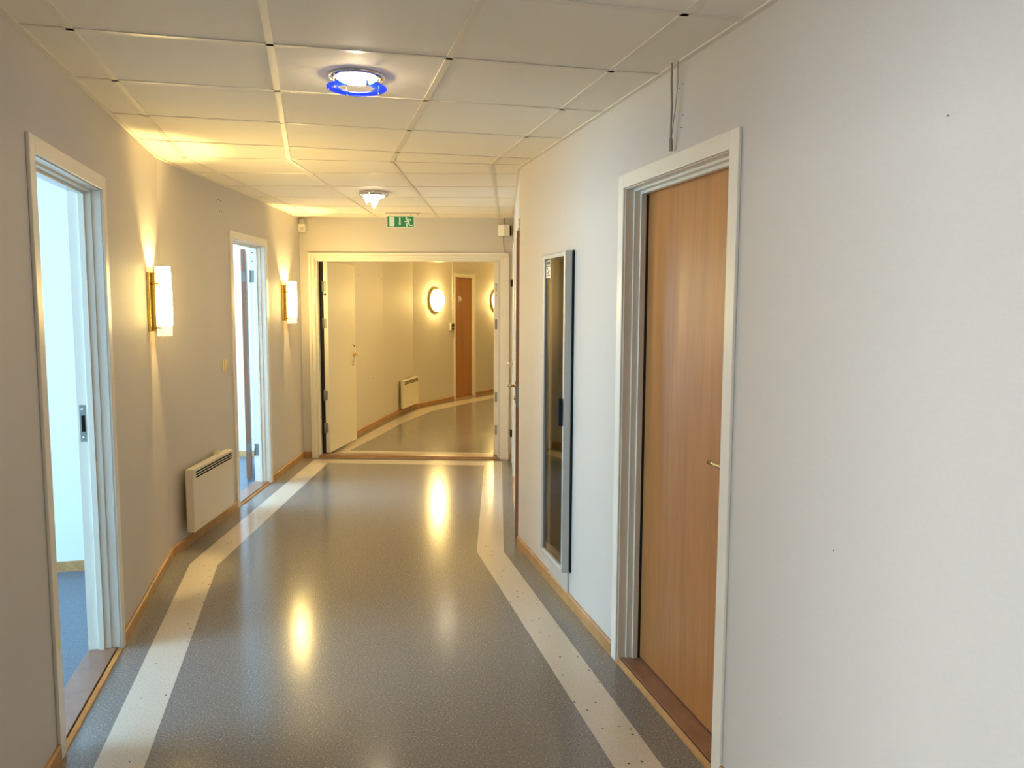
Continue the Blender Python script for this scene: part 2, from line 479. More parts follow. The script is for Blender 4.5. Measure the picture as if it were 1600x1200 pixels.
def door_frame(root, F, d, top=2.115, near_arch=True, far_arch=True, arch_t=0.012, sill=True, sill_flip=False):
    a, b = d
    mb = MB(); w = AW
    def side(u0, u1):
        mb.box(F, u0, u1, 0.0, arch_t, 0, top)
    if near_arch: side(a, a + w)
    if far_arch: side(b - w, b)
    mb.box(F, a + w if near_arch else a, b - w if far_arch else b, 0.0, arch_t, top - w, top)
    mb.build('architrave', M_TRIM, root, bevel=0.003)
    mb = MB()
    o = (a + w - 0.010, b - w + 0.010, DH if top > 2.09 else top - w + 0.010)
    steps = [(0.002, -0.034, 0.004), (-0.034, -0.060, 0.013), (-0.060, -0.084, 0.024), (-0.084, -TH - 0.004, 0.011)]
    for (p0, p1, ins) in steps:
        lining(F, a + w + ins, b - w - ins, top - w - ins, p1, p0, mb, o)
    mb.build('jamb', M_TRIM, root, bevel=0.0018)
    if sill:
        mb = MB()
        mb.box(F, a + w + 0.004, b - w - 0.004, -TH - 0.004, -0.012, 0.0, 0.018)
        mb.build('threshold', M_SILL, root, bevel=0.002)
        mb = MB()
        mb.prism([F.at(a + w + 0.004, -0.006, 0), F.at(a + w + 0.004, 0.011, 0), F.at(a + w + 0.004, 0.009, 0.007), F.at(a + w + 0.004, -0.006, 0.015)], F.at(b - w - 0.004, 0, 0) - F.at(a + w + 0.004, 0, 0))
        mb.build('threshold_strip', M_OAK, root)
        mb = MB(); mb.box(F, a + w + 0.004, b - w - 0.004, -0.012, -0.006, 0, 0.004); mb.build('threshold_joint', M_GAPHINGE, root)  # black strip painted for the shade in the open joint

def lever(F, u, p, z, du, root, mat=M_NICKEL, out=0.05, rose=True, length=0.115):
    mb = MB()
    if rose: mb.lathe(F.at(u, p, z), [(0.0, 0.008), (0.018, 0.008), (0.025, 0.005), (0.026, 0.0), (0.0, 0.0)], Vector((F.b.x, F.b.y, 0)), 20)
    mb.tube([F.at(u, p + 0.005, z), F.at(u, p + out - 0.012, z), F.at(u + du * 0.006, p + out - 0.003, z), F.at(u + du * 0.02, p + out, z), F.at(u + du * length * 0.6, p + out, z), F.at(u + du * length, p + out - 0.006, z - 0.002)], [0.009, 0.009, 0.0095, 0.0095, 0.009, 0.008], 12)
    return mb.build('handle', mat, root)

# door 1: open doorway to the nearest office on the left
def strike(F, u, p, z, root, du=-1):
    mb = MB(); e = 0.0015
    mb.box(F, u, u + du * e, p - 0.013, p + 0.013, z - 0.082, z + 0.082)
    o = mb.build('strike_plate', M_STEEL, root)
    mb = MB(); mb.box(F, u + du * 0.0005, u + du * 0.0022, p - 0.006, p + 0.009, z - 0.036, z + 0.036)
    mb.build('latch_hole', M_DARK, o)
    for dz in (-0.062, 0.062):
        mb = MB(); c = F.at(u + du * 0.0012, p, z + dz)
        mb.lathe(c, [(0.0, 0.0012), (0.005, 0.0008), (0.006, 0), (0, 0)], Vector((F.a.x, F.a.y, 0)) * du, 12)
        mb.build('screw', M_CHROME, o)

d1 = empty('door_1', NL.at(sum(D1) / 2, 0, 0), 'open office doorway in a pale frame on the left wall before the first sconce', 'doorway', kind='structure')
door_frame(d1, NL, D1)
strike(NL, D1[1] - AW - 0.011, -0.106, 1.045, d1)
d8 = empty('door_8', NL.at(sum(D8) / 2, 0, 0), 'open office doorway on the left wall behind the viewer', 'doorway', kind='structure')
door_frame(d8, NL, D8)

# door 2: open doorway, its leaf swung into the room
d2 = empty('door_2', FL.at(sum(D2) / 2, 0, 0), 'open office doorway on the left wall between the heater and the second sconce, its leaf swung inwards', 'doorway', kind='structure')
door_frame(d2, FL, D2)
HU = D2[1] - AW - 0.014        # hinge side
lf_ang = math.radians(17.3)
LF = Fr((-2.302, 7.0), (-2.302 - math.sin(lf_ang), 7.0 + math.cos(lf_ang)), 1)
sgn = -1
mb = MB(); mb.box(LF, 0.0, 0.80, 0, sgn * 0.040, 0.022, 2.035)
leaf2 = mb.build('leaf', M_BROWN, d2, bevel=0.001)
def butt_hinge(F, u, p, z, root, w=0.03, h=0.10, mat=M_STEEL, du=-1):
    mb = MB()
    mb.box(F, u, u + du * 0.003, p - 0.002, p + w, z - h / 2, z + h / 2)
    mb.tube([F.at(u + du * 0.006, p - 0.004, z - h / 2), F.at(u + du * 0.006, p - 0.004, z + h / 2)], 0.0065, 10)
    return mb.build('hinge', mat, root)
for z in (0.30, 1.80):
    butt_hinge(FL, HU + 0.003, -TH + 0.006, z, d2, 0.03)
    mb = MB()
    mb.box(LF, -0.003, 0.001, sgn * 0.004, sgn * 0.034, z - 0.045, z + 0.045)
    mb.build('hinge_plate', M_STEEL, leaf2)
for z in (1.93, 2.0):
    mb = MB(); mb.lathe(FL.at(D2[1] - AW - 0.0115, -0.10, z), [(0, 0.001), (0.006, 0.001), (0.006, -0.001), (0, -0.001)], Vector((FL.a.x, FL.a.y, 0)), 12)
    mb.build('screw', M_DARK, d2)

# door 3: closed beech leaf on the right
d3 = empty('door_3', NR.at(sum(D3) / 2, 0, 0), 'closed orange beech door in a pale stepped frame on the right wall', 'door', kind='structure')
door_frame(d3, NR, D3)
mb = MB(); mb.box(NR, D3[0] + AW + 0.014, D3[1] - AW - 0.016, -0.134, -0.094, 0.024, 2.115 - AW - 0.014)
leaf3 = mb.build('leaf', M_BEECH, d3, bevel=0.0015)
lever(NR, D3[0] + AW + 0.075, -0.094, 1.03, 1, leaf3)
mb = MB(); mb.box(NR, D3[1] - AW - 0.0270, D3[1] - AW - 0.0200, -0.0942, -0.0842, 0.02, 2.03)
mb.build('gasket_or_gap_shade', M_GAPHINGE, d3)  # black strip painting the gap shadow between stop and leaf

# door 4: double doors at the end, leaves opened away
OP = (0.162, 1.978); OT = 1.995
d4 = empty('door_4', EW.at(1.08, 0, 0), 'wide double door frame across the corridor end, leaves opened away', 'double door', kind='structure')
mb = MB(); A0, A1, AT = 0.085, 2.098, 2.078
def u_frame(mb, F, a0, a1, at, b0, b1, bt, p0, p1, z0=0.0):
    mb.box(F, a0, b0, p0, p1, z0, at); mb.box(F, b1, a1, p0, p1, z0, at); mb.box(F, b0, b1, p0, p1, bt, at)
u_frame(mb, EW, A0, A1, AT, A0 + 0.028, A1 - 0.028, AT - 0.028, 0, 0.020)
u_frame(mb, EW, A0 + 0.028, A1 - 0.028, AT - 0.028, A0 + 0.055, A1 - 0.055, AT - 0.050, 0, 0.012)
mb.build('architrave', M_TRIM, d4, bevel=0.003)
mb = MB()
u_frame(mb, EW, 0.140, 2.043, 2.028, 0.147, 2.010, 2.012, -TH - 0.01, 0.004)
u_frame(mb, EW, 0.146, 2.012, 2.014, 0.155, 1.994, 2.004, -TH - 0.01, -0.015)
u_frame(mb, EW, 0.154, 1.996, 2.006, OP[0], OP[1], OT, -0.075, -0.030)
mb.build('jamb', M_TRIM, d4, bevel=0.002)
mb = MB()
mb.box(EW, 0.16, 2.01, -TH - 0.01, -0.006, 0, 0.024)
mb.build('threshold', M_SILL, d4, bevel=0.003)
mb = MB(); mb.box(EW, 0.16, 2.01, -0.006, 0.012, 0, 0.010); mb.box(EW, 0.16, 2.01, -0.004, 0.004, 0.0, 0.017)
mb.build('threshold_strip', M_OAK, d4, bevel=0.002)

# left leaf, opened about eighty degrees into the far corridor
LA = math.radians(7.0)
hp = EW.at(0.184, -0.128, 0)
LD = Fr((hp.x, hp.y), (hp.x + math.sin(LA), hp.y + math.cos(LA)), 1)    # u away from viewer, +p to the right
mb = MB(); mb.box(LD, 0.0, 0.885, 0.012, 0.058, 0.030, OT + 0.004)
leaf4 = mb.build('leaf', M_LEAFW, d4, bevel=0.002)
mb = MB(); mb.box(LD, 0.002, 0.10, -0.036, 0.010, 0.0, OT)
mb.build('hinge_gap_shade', M_GAPHINGE, d4)  # black block standing in for the shade between jamb and leaf
lever(LD, 0.82, 0.058, 1.005, -1, leaf4, length=0.12)
mb = MB(); mb.lathe(LD.at(0.82, 0.058, 1.105), [(0, 0.012), (0.014, 0.011), (0.018, 0.006), (0.02, 0), (0, 0)], Vector((LD.b.x, LD.b.y, 0)), 18)
mb.build('lock_cylinder_or_reflection', M_NICKEL, leaf4)
mb = MB(); mb.tube([LD.at(0.81, 0.066, 0.985), LD.at(0.80, 0.068, 0.955), LD.at(0.77, 0.067, 0.91)], 0.003, 8); mb.tube([LD.at(0.775, 0.066, 0.925), LD.at(0.755, 0.066, 0.885)], 0.008, 8)
mb.build('hanging_key', M_NICKEL, leaf4)
for z in (0.29, 0.63, 1.37, 1.745):
    mb = MB()
    mb.box(LD, -0.004, 0.001, 0.014, 0.040, z - 0.05, z + 0.05)
    mb.tube([LD.at(-0.008, 0.008, z - 0.055), LD.at(-0.008, 0.008, z + 0.055)], 0.009, 10)
    mb.build('hinge', M_STEEL, leaf4)
mb = MB(); mb.lathe(LD.at(-0.001, 0.030, 1.665), [(0, 0.003), (0.011, 0.002), (0.012, 0), (0, 0)], Vector((-LD.a.x, -LD.a.y, 0)), 14)
mb.build('security_bolt', M_BLACK, leaf4)
# right leaf, folded straight back
hp = EW.at(1.990, -0.085, 0)
RA = math.radians(-1.5)
RD = Fr((hp.x, hp.y), (hp.x + math.sin(RA), hp.y + math.cos(RA)), 1)
mb = MB(); mb.box(RD, 0.0, 0.885, -0.047, -0.002, 0.030, OT + 0.004)
leaf4b = mb.build('leaf', M_LEAFW, d4, bevel=0.002)
for z in (0.29, 0.63, 1.37):
    mb = MB(); mb.box(RD, -0.003, 0.002, -0.040, -0.014, z - 0.05, z + 0.05)
    mb.tube([RD.at(-0.005, -0.012, z - 0.05), RD.at(-0.005, -0.012, z + 0.05)], 0.006, 10)
    mb.build('hinge', M_STEEL, leaf4b)
mb = MB(); mb.box(RD, -0.003, 0.002, -0.040, -0.016, 1.70, 1.78)
for z in (1.66, 1.715, 1.765): mb.lathe(RD.at(-0.002, -0.028, z), [(0, 0.004), (0.010, 0.003), (0.011, 0), (0, 0)], Vector((-RD.a.x, -RD.a.y, 0)), 12)
mb.build('edge_bolt', M_GREYP, leaf4b)

# door 5: brown leaf just past the corner, ajar
d5 = empty('door_5', FR.at(sum(D5) / 2, 0, 0), 'brown door standing ajar just past the corner on the right wall', 'door', kind='structure')
door_frame(d5, FR, D5, near_arch=False)
hp = FR.at(D5[1] - AW - 0.012, -0.041, 0); AA = math.radians(1.6)
dv = -FR.a * math.cos(AA) + FR.b * math.sin(AA)
AJ = Fr((hp.x, hp.y), (hp.x + dv.x, hp.y + dv.y), 1)
if AJ.b.dot(FR.b) < 0: AJ.b = -AJ.b
mb = MB(); mb.box(AJ, 0.0, 0.82, 0.0, 0.040, 0.015, 2.045)
leaf5 = mb.build('leaf', M_BROWN, d5, bevel=0.0012)
lever(AJ, 0.765, 0.040, 1.035, -1, leaf5, length=0.12)
mb = MB(); mb.lathe(AJ.at(0.765, 0.040, 0.955), [(0, 0.016), (0.012, 0.015), (0.016, 0.006), (0.022, 0), (0, 0)], Vector((AJ.b.x, AJ.b.y, 0)), 16)
mb.build('lock_cylinder_or_reflection', M_NICKEL, leaf5)
mb = MB(); mb.box(AJ, 0.819, 0.8225, 0.006, 0.036, 0.90, 1.05)
mb.build('lock_faceplate', M_STEEL, leaf5)
mb = MB(); mb.box(AJ, 0.752, 0.780, 0.039, 0.044, 0.92, 1.07); mb.build('handle_plate', M_STEEL, leaf5, bevel=0.001)

# door 6: closed pale door beside the end wall
d6 = empty('door_6', FR.at(sum(D6) / 2, 0, 0), 'closed pale door with dark hinges on the right wall beside the end wall', 'door', kind='structure')
door_frame(d6, FR, D6, sill=False)
mb = MB(); mb.box(FR, D6[0] + AW + 0.002, D6[1] - AW - 0.002, -0.032, 0.006, 0.012, 2.115 - AW - 0.002)
leaf6 = mb.build('leaf', M_LEAFW, d6, bevel=0.0012)
lever(FR, D6[0] + AW + 0.07, 0.006, 1.05, 1, leaf6)
for z in (0.30, 1.78):
    mb = MB(); mb.tube([FR.at(D6[1] - AW, 0.016, z - 0.035), FR.at(D6[1] - AW, 0.016, z + 0.035)], 0.013, 10)
    mb.build('hinge', M_GAPHINGE, d6)

# door 7: beech door in the far corridor
d7 = empty('door_7', W2.at(sum(D7) / 2, 0, 0), 'narrow orange beech door seen through the double doors between two round lamps', 'door', kind='structure')
door_frame(d7, W2, D7, top=2.075)
mb = MB(); mb.box(W2, D7[0] + AW + 0.010, D7[1] - AW - 0.012, -0.070, -0.030, 0.004, 2.075 - AW - 0.008)
leaf7 = mb.build('leaf', M_BEECH, d7)
mb = MB(); mb.lathe(W2.at(1.44, -0.030, 1.655), [(0, 0.004), (0.050, 0.004), (0.052, 0.0), (0, 0)], Vector((W2.b.x, W2.b.y, 0)), 28)
sg = mb.build('round_sign', M_WHITE, leaf7)
mb = MB(); F = W2
mb.box(F, 1.430, 1.450, -0.0262, -0.0248, 1.622, 1.690)
mb.build('pictogram', M_GREYP, sg)
lever(W2, D7[0] + AW + 0.05, -0.030, 0.97, 1, leaf7, mat=M_STEEL, out=0.04, length=0.07)

# ------------------------------------------------------------------ offices behind the left wall
def day_light(F, u, z, p, w, h, power, name, dcol=DAY):
    l = bpy.data.lights.new(name, 'AREA'); l.shape = 'RECTANGLE'; l.size = w; l.size_y = h; l.energy = power; l.color = dcol
    o = bpy.data.objects.new(name, l); COL.objects.link(o)
    c = F.at(u, p, z); d = Vector((F.b.x, F.b.y, 0))        # shines towards the corridor
    x = Vector((F.a.x, F.a.y, 0)); zz = -d; y = zz.cross(x)
    M = Matrix((x, y, zz)).transposed().to_4x4(); M.translation = c
    o.matrix_world = M
    return o

def office(F, u0, u1, depth, idx, win, power, label_side, dcol=DAY):
    """window: (u0,u1,z0,z1) in the outer wall"""
    P = -TH
    mb = MB(); mb.box(F, u0, u1, -depth, P + 0.063, -0.05, 0.001)
    tag(mb.build('floor_' + label_side, M_ROOMFLOOR, origin=F.at((u0 + u1) / 2, -depth / 2, 0)), kind='structure')
    mb = MB(); mb.box(F, u0 - 0.1, u1 + 0.1, -depth - 0.1, P, 2.5, 2.56)
    tag(mb.build('ceiling_' + label_side, M_ROOM, origin=F.at((u0 + u1) / 2, -depth / 2, 2.5)), kind='structure')
    mb = MB(); mb.box(F, u1, u1 + 0.08, -depth, P, 0, 2.5)
    tag(mb.build('wall_%s_partition' % label_side, M_ROOM, origin=F.at(u1, -depth / 2, 0)), kind='structure')
    mb = MB(); mb.box(F, u0 - 0.08, u0, -depth, P, 0, 2.5)
    tag(mb.build('wall_%s_side' % label_side, M_ROOM, origin=F.at(u0, -depth / 2, 0)), kind='structure')
    a, b, z0, z1 = win
    mb = MB(); D0, D1_ = -depth - 0.12, -depth
    mb.box(F, u0 - 0.08, a, D0, D1_, 0, 2.5); mb.box(F, b, u1 + 0.08, D0, D1_, 0, 2.5)
    mb.box(F, a, b, D0, D1_, 0, z0); mb.box(F, a, b, D0, D1_, z1, 2.5)
    tag(mb.build('wall_%s_outer' % label_side, M_ROOM, origin=F.at((u0 + u1) / 2, -depth, 0)), kind='structure')
    # thin skin of room paint on the corridor wall's back is the wall itself
    mb = MB(); mb.box(F, u1 - 0.012, u1, -depth, P - 0.001, 0.001, 0.062)
    tag(mb.build('baseboard_' + label_side, M_OAK, origin=F.at(u1, -depth / 2, 0)), kind='structure')
    w = empty('window_%d' % idx, F.at((a + b) / 2, -depth - 0.06, z0), kind='structure')
    mb = MB(); t = 0.05
    u_frame(mb, F, a, b, z1, a + t, b - t, z1 - t, -depth - 0.10, -depth - 0.03, z0)
    mb.box(F, a + t, b - t, -depth - 0.10, -depth - 0.03, z0, z0 + t)
    mb.box(F, (a + b) / 2 - 0.025, (a + b) / 2 + 0.025, -depth - 0.10, -depth - 0.03, z0 + t, z1 - t)
    mb.build('window_frame', M_TRIM, w)
    mb = MB(); mb.box(F, a + t, b - t, -depth - 0.068, -depth - 0.062, z0 + t, z1 - t)
    mb.build('pane', M_PANE, w)
    day_light(F, (a + b) / 2, (z0 + z1) / 2, -depth - 0.16, b - a, z1 - z0, power, 'window_daylight', dcol)

P_OFF1, P_OFF2, P_OFF3 = 250, 430, 250
office(NL, 5.15, 8.085, 3.6, 1, (5.25, 7.0, 0.85, 2.2), P_OFF1, 'office')
office(FL, 0.25, 3.31, 3.6, 2, (0.5, 3.1, 0.85, 2.2), P_OFF2, 'study')
office(NL, 0.3, 5.02, 3.6, 3, (1.7, 4.6, 0.75, 2.25), P_OFF3, 'lounge', (0.86, 0.92, 1.0))
# box behind the ajar brown door and the beech door: closed dark rooms
for nm, F, a, b in (('store', NR, 4.6, 7.0), ('closet', FR, 0.0, 1.2)):
    mb = MB(); mb.box(F, a, b, -1.3, -1.25, 0, 2.5)
    tag(mb.build('wall_%s_back' % nm, M_ROOM, origin=F.at((a + b) / 2, -1.3, 0)), kind='structure')

# ------------------------------------------------------------------ sconces
def sconce(F, u, label, power):
    zb, zt = 1.388, 1.772
    r = empty('wall_sconce', F.at(u, 0, zb), label, 'wall lamp', 'brass sconces with curved opal shades')
    mb = MB()     # brass channel
    mb.box(F, u - 0.110, u + 0.110, 0.0, 0.016, 1.415, 1.740)
    mb.box(F, u - 0.070, u - 0.066, 0.016, 0.050, 1.415, 1.740)
    mb.box(F, u + 0.066, u + 0.070, 0.016, 0.050, 1.415, 1.740)
    mb.build('back_plate', M_BRASS, r, bevel=0.0015)
    mb = MB(); mb.box(F, u - 0.066, u - 0.030, 0.016, 0.048, 1.416, 1.434)
    mb.build('lamp_base', M_BRASS, r, bevel=0.003)
    for k in (-1, 1):
        z = 1.678
        mb = MB(); mb.tube([F.at(u + k * 0.070, 0.018, z), F.at(u + k * 0.082, 0.040, z), F.at(u + k * 0.084, 0.060, z)], 0.005, 8); mb.build('bracket', M_BRASS, r)
        mb = MB(); mb.tube([F.at(u + k * 0.070, 0.030, 1.432), F.at(u + k * 0.083, 0.045, 1.434), F.at(u + k * 0.083, 0.060, 1.434)], 0.005, 8); mb.build('bracket', M_BRASS, r)
    # curved opal glass, slightly barrelled
    mb = MB(); NS, NZ = 28, 20; cp = 0.046
    def rad(z): 
        k = (z - zb) / (zt - zb)
        return 0.074 + 0.006 * math.sin(math.pi * k)
    grid = {}
    for th_i, off in ((0, 0.0), (1, -0.005)):
        for j in range(NZ + 1):
            z = zb + (zt - zb) * j / NZ
            for i in range(NS + 1):
                a = math.radians(-8 + 196 * i / NS)
                R = rad(z) + off
                grid[th_i, i, j] = mb.bm.verts.new(F.at(u - R * math.cos(a), cp + 0.80 * R * math.sin(a), z))
    for j in range(NZ):
        mi = 1 if j < 2 else 0
        for i in range(NS):
            for th_i in (0, 1):
                ang = -8 + 196 * (i + 0.5) / NS
                mi = 2 if th_i else (1 if j < 3 else (0 if 40 < ang < 140 else (4 if 16 < ang < 164 else 3)))
                f = mb.bm.faces.new([grid[th_i, i, j], grid[th_i, i + 1, j], grid[th_i, i + 1, j + 1], grid[th_i, i, j + 1]]); f.material_index = mi; f.smooth = True
    for j in (0, NZ):
        for i in range(NS):
            mb.bm.faces.new([grid[0, i, j], grid[0, i + 1, j], grid[1, i + 1, j], grid[1, i, j]]).material_index = 1 if j == 0 else 3
    for i in (0, NS):
        for j in range(NZ):
            mb.bm.faces.new([grid[0, i, j], grid[0, i, j + 1], grid[1, i, j + 1], grid[1, i, j]]).material_index = 1 if j < 3 else 3
    mb.build('glass_shade', [M_SHADE, M_SHADEEND, M_INNER, M_SHADESIDE, M_SHADEMID], r)
    point('bulb', F.at(u, 0.045, 1.655), r, power, (1.0, 0.72, 0.27), 0.015)
    return r
P_BULB = 40.0
sconce(NL, 7.890, 'brass wall sconce with glowing curved shade beside the nearest open doorway', P_BULB)
sconce(FL, 2.690, 'brass wall sconce with glowing curved shade next to the double door frame', P_BULB)

# round lamps in the far corridor
def round_lamp(F, u, z, label):
    ax = Vector((F.b.x, F.b.y, 0))
    r = empty('wall_lamp', F.at(u, 0, z), label, 'wall lamp', 'round glowing wall lamps')
    mb = MB(); mb.lathe(F.at(u, 0, z), [(0.150, 0), (0.185, 0.0), (0.192, 0.012), (0.192, 0.030), (0.184, 0.036), (0.165, 0.036), (0.15, 0.03)], ax, 44, closed=True)
    mb.build('rim', M_BRASS, r)
    mb = MB(); mb.lathe(F.at(u, 0, z), [(0.172, 0.03), (0.170, 0.055), (0.155, 0.080), (0.12, 0.098), (0.07, 0.108), (0, 0.112)], ax, 44)
    mb.build('glass_dome', M_DOME, r)
    mb = MB(); mb.box(F, u - 0.196, u - 0.172, 0.028, 0.06, z - 0.10, z - 0.075)
    mb.build('clip', M_BRASS, r)
    return r
round_lamp(W2, 0.615, 1.630, 'round glowing wall lamp before the narrow beech door in the far corridor')
round_lamp(W2, 2.66, 1.635, 'round glowing wall lamp half hidden by the edge of the double door frame')
round_lamp(WR1, 1.3, 1.63, 'added unseen round wall lamp on the right wall beyond the double doors')  # added out of sight to brighten the far corridor

# ------------------------------------------------------------------ ceiling lamps
def ring_lamp(x, y, label):
    r = empty('ceiling_lamp', (x, y, CZ + 0.003), label, 'ceiling lamp')
    c = Vector((x, y, CZ + 0.003)); DN = Vector((0, 0, -1))
    mb = MB(); mb.lathe(c, [(0.080, -0.002), (0.106, -0.001), (0.1075, 0.005), (0.102, 0.011), (0.086, 0.012), (0.080, 0.008)], DN, 56, closed=True)
    mb.build('chrome_rim', M_CHROME, r)
    mb = MB(); mb.lathe(c, [(0.072, 0.004), (0.071, 0.014), (0.066, 0.019), (0, 0.020)], DN, 48)
    mb.build('diffuser', M_DIFFR, r)
    point('bulb', c + DN * 0.031, r, 3.2, (1.0, 0.78, 0.48), 0.010)
    mb = MB(); mb.lathe(c, [(0.070, 0.041), (0.108, 0.041), (0.112, 0.043), (0.112, 0.047), (0.108, 0.049), (0.070, 0.049), (0.068, 0.045)], DN, 64, closed=True)
    mb.build('blue_glass_ring', M_BLUE, r)['label'] = 'blue glass ring'
    for k in range(4):
        a = math.radians(35 + 90 * k); q = c + Vector((math.cos(a), math.sin(a), 0)) * 0.093
        mb = MB(); mb.tube([q + DN * 0.010, q + DN * 0.052], 0.0024, 8); mb.tube([q + DN * 0.049, q + DN * 0.055], 0.006, 10)
        mb.build('pin', M_CHROME, r)
    return r
ring_lamp(-0.590, 3.125, 'ceiling lamp with a blue glass ring hung below its chrome rim')

def crystal_lamp(x, y, label):
    r = empty('ceiling_lamp', (x, y, CZ + 0.003), label, 'ceiling lamp')
    c = Vector((x, y, CZ + 0.003)); DN = Vector((0, 0, -1))
    mb = MB(); mb.lathe(c, [(0.085, -0.002), (0.108, -0.001), (0.110, 0.006), (0.110, 0.026), (0.104, 0.031), (0.085, 0.031)], DN, 48, closed=True)
    mb.build('chrome_rim', M_CHROME, r)
    mb = MB(); mb.lathe(c, [(0.085, 0.027), (0.0, 0.030)], DN, 40)
    mb.build('diffuser', M_DIFF, r)
    mb = MB()
    mb.lathe(c + Vector((0.004, 0, 0)), [(0.085, 0.030), (0.070, 0.040), (0.042, 0.052), (0.026, 0.080), (0.010, 0.115), (0, 0.128)], DN, 7, smooth=False)
    mb.lathe(c + Vector((-0.048, -0.01, 0)), [(0.034, 0.032), (0.026, 0.050), (0.012, 0.075), (0, 0.092)], DN, 6, smooth=False)
    mb.lathe(c + Vector((-0.01, 0.045, 0)), [(0.030, 0.032), (0.022, 0.046), (0.010, 0.066), (0, 0.078)], DN, 6, smooth=False)
    mb.build('glass_icicles', M_CRYST, r)
    return r
crystal_lamp(-1.070, 6.290, 'chrome ceiling lamp with glowing pointed glass icicles')
crystal_lamp(-0.800, 9.750, 'ceiling lamp beyond the double doors, hidden by the door head')
ring_lamp(0.18, -0.05, 'added unseen fill lamp with a blue glass ring above the viewer')  # added out of view as fill light for the near corridor

# ------------------------------------------------------------------ heaters
def heater(F, u0, u1, z0, z1, label, p1=0.092):
    r = empty('panel_heater', F.at((u0 + u1) / 2, 0, z0), label, 'heater', 'white electric panel heaters')
    mb = MB(); mb.box(F, u0, u1, 0.040, p1, z0, z1)
    body = mb.build('front_panel', M_HEATER, r, bevel=0.006, seg=3)
    for k in range(3):
        mb = MB(); z = z1 - 0.026 - 0.0165 * k
        mb.box(F, u0 + 0.045, u1 - 0.03, p1 - 0.004, p1 + 0.0006, z - 0.0048, z + 0.0048)
        mb.build('vent_slot', M_DARK, body)
    for uu in (u0 + 0.15, u1 - 0.15):
        mb = MB(); mb.box(F, uu - 0.02, uu + 0.02, 0.0, 0.042, z0 + 0.05, z1 - 0.04); mb.build('wall_bracket', M_DARK, r)
    mb = MB(); uu = u1 - 0.20
    mb.box(F, uu - 0.02, uu + 0.035, 0.03, 0.07, z1 - 0.01, z1 + 0.012); mb.box(F, uu - 0.010, uu + 0.004, 0.035, 0.06, z1 + 0.012, z1 + 0.035)
    mb.build('thermostat', M_HEATER, r, bevel=0.003)
    mb = MB(); mb.box(F, u0 + 0.10, u0 + 0.16, p1 - 0.001, p1 + 0.0006, z0 + 0.030, z0 + 0.036)
    mb.build('maker_mark', M_GREYP, body)
    return r
heater(FL, 0.150, 0.895, 0.115, 0.523, 'white panel heater low on the left wall below the light switch')
heater(W1b, 0.60, 1.32, 0.085, 0.487, 'white panel heater on the far corridor wall, seen through the double doors', 0.085)

# ------------------------------------------------------------------ small things
r = empty('light_switch', FL.at(1.035, 0, 1.067), 'small yellowed light switch on the left wall above the panel heater', 'light switch')
mb = MB(); mb.box(FL, 0.995, 1.070, 0, 0.010, 1.067, 1.160); mb.build('plate', M_YELLOWP, r, bevel=0.003)
mb = MB(); mb.prism([FL.at(1.012, 0.010, 1.085), FL.at(1.012, 0.016, 1.085), FL.at(1.012, 0.024, 1.145), FL.at(1.012, 0.010, 1.150)], FL.at(1.053, 0, 0) - FL.at(1.012, 0, 0)); mb.build('rocker', M_YELLOWP, r, bevel=0.0015)

# screw holes left in the walls
def holes(F, pts, parent, rad=0.006, name='screw_hole'):
    for (u, z) in pts:
        mb = MB(); mb.lathe(F.at(u, 0, z), [(0, 0.0012), (rad * 0.8, 0.0012), (rad, 0), (0, 0)], Vector((F.b.x, F.b.y, 0)), 10)
        mb.build(name, M_DARK, parent)
W_LF = bpy.data.objects['wall_left_far']
holes(FL, [(1.014, 2.311), (1.060, 2.309), (1.033, 2.232), (1.075, 2.231)], W_LF, 0.005)
holes(NR, [(4.443, 1.965), (4.751, 0.949)], wr, 0.0022)
holes(NR, [(5.72, 2.34), (5.69, 2.24), (5.70, 2.35), (5.70, 2.20)], wr, 0.0025)
holes(W1, [(2.55, 1.895), (1.51, 1.911), (2.1, 0.62), (0.98, 0.42)], bpy.data.objects['wall_left_beyond'], 0.008)

# loose cable hanging above the beech door
r = empty('hanging_cable', NR.at(5.74, 0.01, 2.10), 'loose grey cable end hanging from the ceiling above the beech door', 'cable')
mb = MB(); mb.tube([NR.at(5.725, 0.030, CZ + 0.004), NR.at(5.727, 0.030, 2.36), NR.at(5.723, 0.028, 2.28), NR.at(5.735, 0.024, 2.20), NR.at(5.742, 0.02, 2.165)], 0.004, 8); mb.build('cord', M_CABLE, r)
mb = MB(); mb.tube([NR.at(5.742, 0.02, 2.168), NR.at(5.748, 0.016, 2.125)], 0.0075, 8); mb.build('plug', M_CABLE, r)
mb = MB(); mb.tube([NR.at(5.695, 0.022, CZ + 0.004), NR.at(5.695, 0.020, 2.36), NR.at(5.708, 0.02, 2.28), NR.at(5.730, 0.02, 2.20), NR.at(5.741, 0.019, 2.166)], 0.0018, 6); mb.build('thin_wire', M_CABLE, r)

